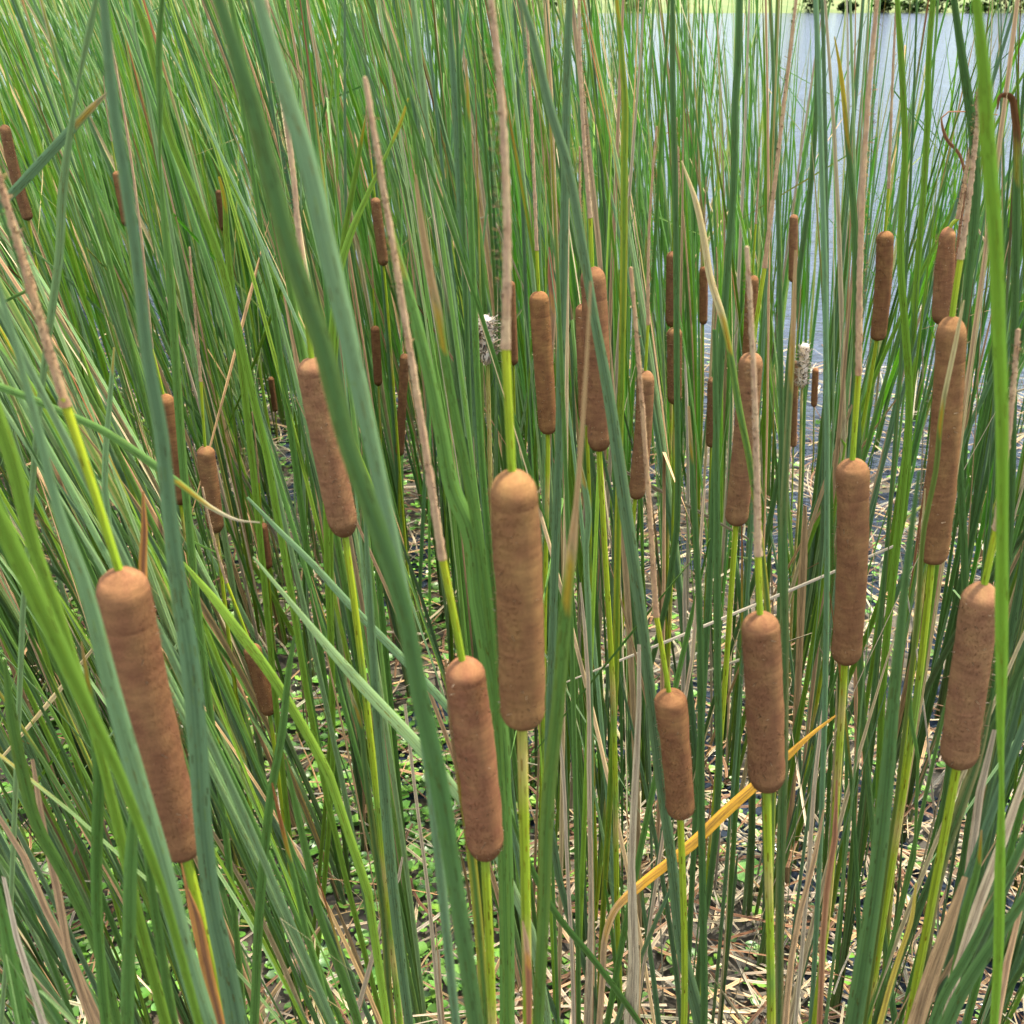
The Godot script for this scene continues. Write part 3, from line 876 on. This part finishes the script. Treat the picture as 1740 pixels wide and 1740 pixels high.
func build_traced_leaves() -> void:
	for r in traced_rows():
		var raw: Array = r[6]
		var n := raw.size() / 3
		var m := n / 2
		var zc: float = r[1]
		var d := -at_depth(raw[m * 3], raw[m * 3 + 1], zc).z
		var pts := PackedVector3Array()
		var ws := PackedFloat32Array()
		for i in n:
			var u: float = raw[i * 3]
			var v: float = raw[i * 3 + 1]
			var p := on_plane(u, v, d)
			var px := to_pixel(p)
			pts.append(p)
			ws.append(raw[i * 3 + 2] * px.z / F)
		if raw[1] < 4 or raw[0] < -5 or raw[0] > 1745:    # the tip lies outside the frame
			var dir := (pts[0] - pts[1]).normalized()
			pts.insert(0, pts[0] + dir * .22); ws.insert(0, ws[0] * .25)
		pts.reverse(); ws.reverse()
		# on to the root: nearest plant in the same depth, else a shoot of its own
		var p0 := pts[0]
		var dr := (pts[1] - pts[0]).normalized()
		var k := clampf(dr.x / maxf(.25, absf(dr.y)), -.5, .5)
		if dr.y < .1: k = clampf(k, -.3, .3)
		var foot := Vector3(p0.x - k * maxf(0, p0.y) * .6, -.02, -d)
		var outside: bool = raw[(n - 1) * 3] < -5
		if outside:
			pts.insert(0, p0 - dr * .3); ws.insert(0, ws[0])
			p0 = pts[0]
			foot = Vector3(p0.x - .12, -.02, -d)
		var host = null
		var best := .17
		for q in roots:
			if absf(q[2] - d) < .22 and absf(q[1].x - foot.x) < best and r[0] == "" and not outside:
				best = absf(q[1].x - foot.x); host = q
		if host == null:
			var lb: String = r[0] if r[0] else "leafy cattail shoot with few blades near %s" % beside(foot)
			var nd := thing("cattail_shoot", foot, lb, "cattail", "leafy cattail shoots without a head")
			host = [nd, foot, d, "shoot"]
			roots.append(host)
		if p0.y > .03:
			var b: Vector3 = host[1] + Vector3(rng.randf_range(-.015, .015), 0, rng.randf_range(-.015, .015))
			pts.insert(0, p0.lerp(b, .5) + Vector3(k * p0.y * .08, 0, 0)); ws.insert(0, ws[0] * .95)
			pts.insert(0, b); ws.insert(0, clampf(ws[0], .008, .016))
		var sp := PackedVector3Array()
		var sw := PackedFloat32Array()
		for i in pts.size() - 1:
			for j in 4:
				var e := j / 4.0
				sp.append(smooth(pts, i, e))
				sw.append(lerpf(ws[i], ws[i + 1], e))
		sp.append(pts[pts.size() - 1]); sw.append(ws[ws.size() - 1])
		var cnt := sp.size()
		arc = PackedFloat32Array([0.0])
		for i in range(1, cnt): arc.append(arc[i - 1] + sp[i].distance_to(sp[i - 1]))
		var whole := arc[cnt - 1]
		for i in cnt: arc[i] /= whole
		var dead: Color = COL[r[4]] if r[4] else COL.tan
		# dead share is given for the traced length
		var tot := 0.0
		for i in range(1, pts.size()): tot += pts[i].distance_to(pts[i - 1])
		var seen := 0.0
		for i in range(3, pts.size()): seen += pts[i].distance_to(pts[i - 1])
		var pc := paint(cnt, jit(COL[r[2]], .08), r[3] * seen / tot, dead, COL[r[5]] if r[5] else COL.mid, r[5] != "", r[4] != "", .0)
		arc = PackedFloat32Array()
		var to_cam := (Vector3(0, CAM_H, 0) - sp[cnt / 2])
		to_cam.y *= .3
		var yaw := rng.randf_range(-.55, .55)
		for i in cnt: sw[i] *= .86 / cos(yaw)
		begin(host[1])
		blade(sp, sw, to_cam.normalized(), yaw, yaw + rng.randf_range(-.15, .15), pc[0], pc[1], true)
		commit("leaf", M.dry if r[2] in ["rust", "tan", "orange", "yellow"] else M.leaf, host[0])

# ---------------------------------------------------------------- random blades
func blocked(pts: PackedVector3Array, hw: float) -> bool:
	var px := []
	for i in range(0, pts.size(), 1):
		var q := to_pixel(pts[i])
		if q.z > .05: px.append(q)
	for g in guards:
		var lo: float = minf(g[0].y, g[1].y) - 40.0
		var hi: float = maxf(g[0].y, g[1].y) + 40.0
		for i in px.size() - 1:
			var a: Vector3 = px[i]
			var b: Vector3 = px[i + 1]
			if a.z > g[3] + .02 and b.z > g[3] + .02: continue
			if maxf(a.y, b.y) < lo or minf(a.y, b.y) > hi: continue
			var rad: float = g[2] + hw * F / a.z
			if minf(a.x, b.x) > maxf(g[0].x, g[1].x) + rad or maxf(a.x, b.x) < minf(g[0].x, g[1].x) - rad: continue
			var cp := Geometry2D.get_closest_points_between_segments(Vector2(a.x, a.y), Vector2(b.x, b.y), g[0], g[1])
			if cp[0].distance_to(cp[1]) < rad: return true
	return false

func curve_blade(base: Vector3, lean: Vector2, ln: float, sag: float, kink: float, n: int) -> PackedVector3Array:
	var pts := PackedVector3Array()
	var p := base
	var dir := Vector3(lean.x * .45, 1, lean.y * .45).normalized()
	var bend := Vector3(lean.x, 0, lean.y)
	var st := ln / (n - 1)
	var side := Vector3(rng.randfn(), 0, rng.randfn()).normalized()
	for i in n:
		pts.append(p)
		var e := float(i) / (n - 1)
		dir = (dir + bend * (1.1 / n) + Vector3(0, -sag * e * e / n, 0) + bend.normalized() * sag * e * e / n).normalized()
		if kink > 0.0 and e > kink and e - kink < 1.01 / (n - 1):
			dir = (side * .8 + Vector3(lean.x, rng.randf_range(-1.3, -.25), lean.y)).normalized()
		p += dir * st
	return pts

func blade_widths(n: int, w: float) -> PackedFloat32Array:
	var ws := PackedFloat32Array()
	for i in n:
		var e := float(i) / (n - 1)
		ws.append(w * (.75 + .25 * minf(1, e * 4.0)) * pow(1.0 - pow(e, 2.6), .8) + .0006)
	return ws

func lean_at(x: float, d: float) -> Vector2:
	var b := clampf(x / (d + .8) / .5, -1.2, 1.2)
	var m := lerpf(-.36, .06, pow((b + 1.2) / 2.4, .85))
	return Vector2(m + rng.randfn() * .05, rng.randfn() * .06)

func fresh_green() -> Color:
	var q := rng.randf()
	var c: Color = COL.dark
	if q < .14: c = COL.dark
	elif q < .40: c = COL.teal
	elif q < .66: c = COL.mid
	elif q < .79: c = COL.bright
	else: c = COL.pale
	return jit(c, .16)

var last_dead := false
func random_leaf(base: Vector3, lean: Vector2, ln: float, w: float, dead: float, solid: bool, n: int) -> bool:
	for attempt in 5:
		var l := lean + Vector2(rng.randfn() * .055, rng.randfn() * .055) * (1.0 + attempt * .5)
		var kink := rng.randf_range(.6, .92) if rng.randf() < ((.07 if base.z < -1.5 else .03) + dead * .3) else 0.0
		var sag := absf(rng.randfn()) * .12
		var pts := curve_blade(base + Vector3(rng.randf_range(-.012, .012), 0, rng.randf_range(-.012, .012)), l, ln, sag, kink, n)
		if -base.z < 4.0 and blocked(pts, w * .5): continue
		var ws := blade_widths(n, w)
		var is_dead := rng.randf() < dead
		if kink > 0.0: tally.folded += 1
		if is_dead: tally.dead += 1
		last_dead = is_dead
		var col := fresh_green()
		var tipc: Color = [COL.tan, COL.straw, COL.rust, COL.brown, COL.beige][rng.randi() % 5]
		var tips := rng.randf_range(.02, .16) if rng.randf() < .6 else 0.0
		if is_dead:
			col = jit([COL.tan, COL.beige, COL.straw, COL.tan][rng.randi() % 4], .15)
			tips = 0.0
		if tips > .06: tally.tipped += 1
		if not is_dead: tally.tone += col
		var pc := paint(n, col, tips, tipc, COL.yellow.lerp(COL.tan, rng.randf()), rng.randf() < .06, tips > 0.0, 0.0 if is_dead else .10)
		var a := rng.randf() * TAU
		blade(pts, ws, Vector3(cos(a), .02, sin(a)), 0.0, rng.randf_range(-1.4, 1.4), pc[0], pc[1], solid)
		return true
	return false

# length of a blade in metres: plants at the lake side of the stand are shorter
func leaf_length(x: float, d: float) -> float:
	var b := clampf(x / (d + .8) / .5, -1.0, 1.0)
	var metres := rng.randf_range(1.45, 2.25)
	if b < .1 and d > 2.5: metres += rng.randf_range(.15, .6)
	if d < 2.6 and rng.randf() < .33: metres *= rng.randf_range(.35, .75)
	if b > .25 and d > 2.0: metres *= lerpf(1.0, .72, clampf((d - 2.0) / 2.5, 0, 1) * clampf((b - .25) * 2.0, 0, 1))
	return metres

# how far out the stand reaches along a bearing (left of the view deep, right of it shallow)
func stand_end(x: float, d: float) -> float:
	var b := clampf(x / (d + .8) / .5, -1.3, 1.3)
	return lerpf(9.5, 4.0, smoothstep(-.5, .75, b)) + noise3(Vector3(x * .7, 3, d * .2)) * 1.2

func build_shoots() -> void:
	# more leaves at the feet of the plants that carry heads
	for q in roots:
		if q[3] == "shoot": continue
		for k in rng.randi_range(2, 4):
			begin(q[1])
			var c := lean_at(q[1].x, q[2])
			if random_leaf(q[1], c, leaf_length(q[1].x, q[2]), rng.randf_range(.006, .0085 if q[2] < 1.2 else .011), .10, true, 14): commit("leaf", M.dry if last_dead else M.leaf, q[0])
	# shoots of the near bed, nearest first
	var spots := []
	var step := .150
	var d := .95
	while d < 4.4:
		var half := .56 * (d + .8) + .15
		var x := -half
		while x < half:
			var p := Vector2(x + rng.randf_range(-.09, .09), d + rng.randf_range(-.09, .09))
			x += step
			if p.y > stand_end(p.x, p.y): continue
			var b := p.x / (p.y + .8) / .5
			var keep := .80
			if p.y < 1.9 and b > -.45 and b < .1: keep = .84
			if b > .2 and p.y > 1.8: keep = .58
			if b > .3 and p.y > 2.4: keep = .36
			if noise3(Vector3(p.x * 1.6, 0, p.y * 1.6)) > .38: keep *= .45
			if rng.randf() < keep: spots.append(p)
		d += step
	spots.sort_custom(func(a, b): return a.y < b.y)
	var made := 0
	var left := []
	for p in spots:
		if made >= 268:
			left.append(p)
			continue
		var base := Vector3(p.x, -.02, -p.y)
		tally = {"folded": 0, "dead": 0, "tipped": 0, "tone": Color(0, 0, 0)}
		var t := thing("cattail_shoot", base, "cattail shoot", "cattail", "leafy cattail shoots without a head")
		var ln := lean_at(p.x, p.y)
		var any := 0
		for k in rng.randi_range(6, 9) + (1 if p.y < 2.2 else 0):
			begin(base)
			if random_leaf(base, ln, leaf_length(p.x, p.y), rng.randf_range(.0065, .009 if p.y < 1.3 else .013), .12, p.y < 2.4, 14 if p.y < 2.4 else 11):
				commit("leaf", M.dry if last_dead else M.leaf, t)
				any += 1
		if any == 0:
			t.free()
			continue
		made += 1
		var fresh: int = maxi(1, any - tally.dead)
		var words: String = "%s cattail shoot of %s blades" % [tone_word(tally.tone / fresh), ["no", "one", "two", "three", "four", "five", "six", "seven", "eight", "nine", "ten"][any]]
		if any == 1: words = "%s cattail shoot of one blade" % tone_word(tally.tone / fresh)
		if tally.folded > 0: words += ", some folded"
		elif tally.dead > 0: words += ", some dead"
		elif tally.tipped > 0: words += " with brown tips"
		t.set_meta("label", words + " by " + beside(base))
	rest = left
	print("shoots ", made, " left over ", left.size())

var rest := []

func build_background_reeds() -> void:
	begin()
	for p in rest:
		var l := lean_at(p.x, p.y)
		for k in 8: random_leaf(Vector3(p.x, -.02, -p.y), l, leaf_length(p.x, p.y), rng.randf_range(.006, .0115), .12, false, 9)
	var d := 4.3
	while d < 9.6:
		var half := .56 * (d + .8) + .3
		var step := .165 + .013 * d
		var x := -half
		while x < half:
			var p := Vector2(x + rng.randf_range(-.1, .1), d + rng.randf_range(-.1, .1))
			x += step
			if p.y > stand_end(p.x, p.y) or rng.randf() > .8: continue
			var l := lean_at(p.x, p.y)
			for k in rng.randi_range(5, 8):
				random_leaf(Vector3(p.x, -.02, -p.y), l, leaf_length(p.x, p.y) * rng.randf_range(.85, 1.1), rng.randf_range(.009, .014), .09, false, 8)
		d += step
	tag(commit("reed_bed", M.leaf), "dense mass of green cattail leaves filling the back of the stand", "reeds", "", "stuff")

# ---------------------------------------------------------------- dead stalks and litter
# traced dead stalks, top first: [label, depth, colour, points]
func dry_rows() -> Array:
	return [
		["thick pale dead cattail stalk, split and frayed, standing below a short head", 1.1, "beige", [1086,1095,8, 1085,1224,13, 1081,1300,16, 1073,1477,17, 1077,1629,26, 1072,1740,33]],
		["thin pale dead stalk standing beside an olive blade", 1.3, "beige", [950,1240,6, 956,1300,9, 963,1452,9, 971,1604,9, 975,1740,9]],
		["jointed pale dead stalk with a brown foot", 1.3, "beige", [986,990,4, 996,1098,10, 1001,1224,10, 1001,1300,11, 1004,1553,12, 1000,1700,22]],
		["slim straight pale dead stalk with a cut flat top over the green mat", 1.3, "beige", [688,1196,7, 700,1300,8, 716,1426,8, 726,1502,9, 738,1629,9, 748,1740,10]],
		["short broken pale stalk bent over at its top", 1.4, "beige", [792,1640,3, 770,1620,6, 748,1602,9, 746,1640,10, 751,1740,11]],
		["pale dead stalk leaning across the gap in the green mat", 1.5, "beige", [684,1456,5, 678,1490,9, 660,1528,12, 640,1600,12, 618,1680,12, 602,1735,12]],
		["broad pale dead stalk with two split halves at the bed's outer edge", .85, "beige", [6,1490,12, 20,1560,18, 42,1640,24, 62,1700,26, 80,1760,28]],
		["tan dead leaf bundle leaning over the green mat beside a pale split stalk", .9, "tan", [55,1290,8, 72,1400,16, 92,1480,20, 112,1604,18, 140,1690,22, 160,1745,22]],
		["second tan dead bundle crossing the first over the green mat", .95, "tan", [-20,1360,10, 13,1400,18, 63,1515,20, 100,1590,20, 132,1650,18, 170,1735,16]],
		["broad beige dead blade leaning out past the bright yellow-green blade", .85, "beige", [1745,1310,12, 1730,1350,20, 1700,1440,24, 1665,1530,26, 1640,1600,22, 1615,1700,20]],
		["beige dead blade rising behind the stem of the stout leaning head", .95, "beige", [1690,1240,10, 1669,1325,18, 1655,1420,20, 1645,1500,20, 1625,1620,18]],
		["widest tan dead blade, leaning low between dark green blades", .85, "tan", [1640,1490,12, 1618,1553,28, 1590,1640,34, 1566,1705,36, 1550,1760,36]],
		["tan dead blade standing behind the foot of the bright yellow-green blade", .9, "tan", [1735,1540,14, 1715,1620,22, 1700,1700,22, 1692,1750,22]],
		["tan dead leaf folded above the litter by a rust-brown leaf", 1.0, "tan", [1400,1375,6, 1392,1430,16, 1372,1500,20, 1355,1570,20, 1342,1650,20, 1335,1740,20]],
		["rust-orange dying leaf edge standing in the litter", .95, "rust", [1422,1325,4, 1420,1380,12, 1417,1440,14, 1408,1490,14, 1400,1560,14, 1396,1660,13]],
		["tall tan dead stalk rising between two dark blades", 1.2, "beige", [1197,830,6, 1192,900,9, 1185,1000,9, 1180,1090,10, 1165,1180,10]],
		["short jointed grey dead stalk behind a short head", 1.5, "grey", [1164,955,4, 1163,985,10, 1164,1080,10, 1160,1180,10, 1160,1300,10]],
		["flat-topped grey dead stalk behind the tallest plump head's leaves", 1.9, "grey", [803,742,6, 806,800,7, 812,880,8, 820,980,8]],
		["shorter flat-topped grey dead stalk beside a like one", 1.9, "grey", [818,755,7, 822,830,8, 830,950,8]],
		["brown dead stalk standing in dark water behind the litter", 1.9, "tan", [1368,860,8, 1366,930,18, 1362,1010,20, 1360,1070,16]],
		["pale dead stalk pair beside an upright head's stem", 1.3, "beige", [1408,1148,6, 1400,1200,9, 1392,1260,10, 1384,1330,11, 1378,1420,11]]]

func build_dry_stalks() -> void:
	for r in dry_rows():
		var raw: Array = r[3]
		var n := raw.size() / 3
		var m := n / 2
		var d := -at_depth(raw[m * 3], raw[m * 3 + 1], r[1]).z
		var pts := PackedVector3Array()
		var ws := PackedFloat32Array()
		for i in n:
			var p := on_plane(raw[i * 3], raw[i * 3 + 1], d)
			pts.append(p); ws.append(raw[i * 3 + 2] * .74 * to_pixel(p).z / F)
		pts.reverse(); ws.reverse()
		var p0 := pts[0]
		var dr := (pts[1] - pts[0]).normalized()
		var base := Vector3(p0.x - clampf(dr.x / maxf(.3, dr.y), -.5, .5) * maxf(0, p0.y) * .8, -.02, -d)
		if p0.y > .02:
			pts.insert(0, base); ws.insert(0, ws[0])
		else: base = p0
		var t := thing("dead_stalk", base, r[0], "dead stalk", "dead stalks from last year")
		var sp := spline(pts, 18)
		var sw := along(pts, ws, 18)
		var col := jit(COL[r[2]], .1)
		begin(base)
		var yaw := rng.randf_range(-.4, .4)
		var f := Vector3(sin(yaw), 0, cos(yaw))
		var pc := paint(18, col, 0, col, COL.tan, rng.randf() < .5, false, 0)
		blade(sp, sw, f, 0, rng.randf_range(-.3, .3), pc[0], pc[1], true)
		commit("blade", M.dry, t)
		# torn outer sheath a little lower
		begin(base)
		var sp2 := PackedVector3Array()
		var sw2 := PackedFloat32Array()
		for i in 12:
			sp2.append(sp[i] + Vector3(sw[i] * (.3 + i * .03), 0, -.004 - .001 * i)); sw2.append(sw[i] * .7 * (1.0 if i < 10 else .5))
		var pc2 := paint(12, jit(COL.tan, .15), 0, col, COL.grey, false, false, 0)
		blade(sp2, sw2, f, .3, .8, pc2[0], pc2[1], true)
		commit("sheath", M.dry, t)
	# more dead stalks through the bed
	var made := 0
	for k in 700:
		if made >= 150: break
		var d := rng.randf_range(1.1, 4.2)
		var x := rng.randf_range(-1, 1) * .55 * (d + .8)
		if d > stand_end(x, d) + .3: continue
		var base := Vector3(x, -.02, -d)
		var l := lean_at(x, d) + Vector2(rng.randfn() * .16, rng.randfn() * .16)
		var ln := .25 + pow(rng.randf(), 1.3) * 1.4
		var kk := rng.randf_range(.4, .85) if rng.randf() < .4 else 0.0
		var pts := curve_blade(base, l, ln, .1, kk, 10)
		if blocked(pts, .006): continue
		begin(base)
		var w := rng.randf_range(.005, .013)
		var ws := PackedFloat32Array()
		for i in 10: ws.append(w * (1.0 - .25 * i / 9.0))
		ws[9] *= .5
		var col := jit([COL.beige, COL.tan, COL.grey, COL.straw][rng.randi() % 4], .15)
		var pc := paint(10, col, 0, col, COL.rust, rng.randf() < .3, false, 0)
		var a := rng.randf() * TAU
		blade(pts, ws, Vector3(cos(a), 0, sin(a)), 0, rng.randf_range(-.6, .6), pc[0], pc[1], true)
		var o := commit("dead_stalk", M.dry)
		tag(o, "%s dead stalk%s near %s" % ["long thin" if ln > .8 else "thin", ", bent over," if kk > 0.0 else "", beside(base)], "dead stalk", "dead stalks from last year")
		made += 1

func build_ground_cover() -> void:
	# broken dead leaves lying on the water
	begin()
	for k in 5000:
		var d := 1.0 + pow(rng.randf(), 1.4) * 4.6
		var x := rng.randf_range(-1, 1) * .62 * (d + .8)
		var b := x / (d + .8) / .5
		if d > stand_end(x, d) + .5: continue
		if b < .0 and d < 2.4 and rng.randf() < .6: continue
		var a := rng.randf() * TAU
		var dir := Vector3(cos(a), 0, sin(a))
		var ln := rng.randf_range(.06, .6)
		var y := rng.randf_range(.004, .05) + pow(rng.randf(), 5.0) * .15
		var c := Vector3(x, y, -d)
		var tilt := rng.randf_range(-.15, .15)
		var bow := rng.randf_range(-.12, .12)
		var pts := PackedVector3Array()
		var ws := PackedFloat32Array()
		var w := rng.randf_range(.002, .008)
		for i in 5:
			var e := i / 4.0 - .5
			var p := c + dir * ln * e + Vector3(-dir.z, 0, dir.x) * bow * ln * (1.0 - 4.0 * e * e) + Vector3(0, tilt * ln * e, 0)
			p.y = maxf(p.y, .003)
			pts.append(p); ws.append(w * (1.0 if i < 4 else .6))
		var col := jit([COL.beige, COL.tan, COL.grey, COL.grey, COL.brown, COL.brown][rng.randi() % 6], .25)
		var pc := paint(5, col, 0, col, col, false, false, 0)
		blade(pts, ws, Vector3(rng.randf_range(-.5, .5), 1, rng.randf_range(-.5, .5)), 0, 0, pc[0], pc[1], false)
	tag(commit("reed_litter", M.dry), "tangle of broken dead cattail leaves lying on the water", "litter", "", "stuff")
	# floating mat of small round leaves
	var proto := pad_mesh()
	var mm := MultiMesh.new()
	mm.transform_format = MultiMesh.TRANSFORM_3D
	mm.use_colors = true
	mm.mesh = proto
	var xs := []
	for k in 60000:
		var d := 1.0 + pow(rng.randf(), 1.3) * 4.4
		var x := rng.randf_range(-1, 1) * .62 * (d + .8)
		var b := x / (d + .8) / .5
		if d > stand_end(x, d) + .2: continue
		var dens := 1.0 - smoothstep(-.05, .35, b) * .80
		if d > 2.6: dens *= lerpf(1.0, .5, clampf((d - 2.6) / 1.5, 0, 1))
		var patch := noise3(Vector3(x * 2.2, 8, d * 2.2))
		if patch < -.22: dens *= .15
		if rng.randf() > dens: continue
		xs.append([x, d])
	mm.instance_count = xs.size()
	for i in xs.size():
		var s := .004 + pow(rng.randf(), 1.6) * .013
		var bs := Basis(Vector3.UP, rng.randf() * TAU).scaled(Vector3.ONE * s)
		bs = Basis(Vector3(rng.randfn(), .01, rng.randfn()).normalized(), rng.randfn() * .28) * bs
		mm.set_instance_transform(i, Transform3D(bs, Vector3(xs[i][0], .006 + pow(rng.randf(), 2.0) * .035, -xs[i][1])))
		var c: Color = [Color(.09, .22, .026), Color(.12, .26, .032), Color(.07, .16, .024), Color(.15, .29, .040)][rng.randi() % 4]
		if rng.randf() < .06: c = COL.olive
		mm.set_instance_color(i, jit(c, .2))
	var mi := MultiMeshInstance3D.new()
	mi.name = numbered("floating_leaf_mat")
	mi.multimesh = mm
	mi.material_override = M.pad
	add_child(mi)
	tag(mi, "mat of small round bright green leaves floating between the stems", "floating leaves", "", "stuff")
	# larger single pads that show on their own
	for q in [[1274, 1480, 24], [688, 1368, 11], [706, 1652, 12], [1085, 1442, 13], [1098, 1335, 9], [15, 1465, 12], [735, 1675, 13], [790, 1720, 14]]:
		var r := ray(q[0], q[1])
		var p := Vector3(0, CAM_H, 0) + r * ((CAM_H - .045) / -r.y)
		var zc := to_pixel(p).z
		var o := MeshInstance3D.new()
		o.mesh = proto
		o.material_override = M.pad1
		o.name = numbered("floating_leaf")
		add_child(o)
		o.position = p
		o.scale = Vector3.ONE * (q[2] * zc / F)
		o.rotation = Vector3(.35, rng.randf() * TAU, 0)
		tag(o, "larger round green leaf lying on top of the floating mat", "floating leaf", "large floating leaves")

func pad_mesh() -> ArrayMesh:
	var one := StandardMaterial3D.new()
	one.albedo_color = Color(.12, .28, .045).linear_to_srgb()
	one.roughness = .4
	M.pad1 = one
	begin()
	V.append(Vector3(0, -.10, 0)); N.append(Vector3.UP); C.append(Color.WHITE); U.append(Vector2(.5, .5))
	var n := 13
	for i in n:
		var a := .22 + (TAU - .44) * i / (n - 1)
		var rr := 1.0 + .07 * sin(a * 5.0)
		V.append(Vector3(cos(a) * rr, .12 + .06 * sin(a * 3.0), sin(a) * rr)); N.append(Vector3(-cos(a) * .25, 1, -sin(a) * .25).normalized()); C.append(Color(.95, .95, .95)); U.append(Vector2(cos(a), sin(a)))
	for i in n - 1: I.append_array([0, i + 1, i + 2])
	return finish_mesh()
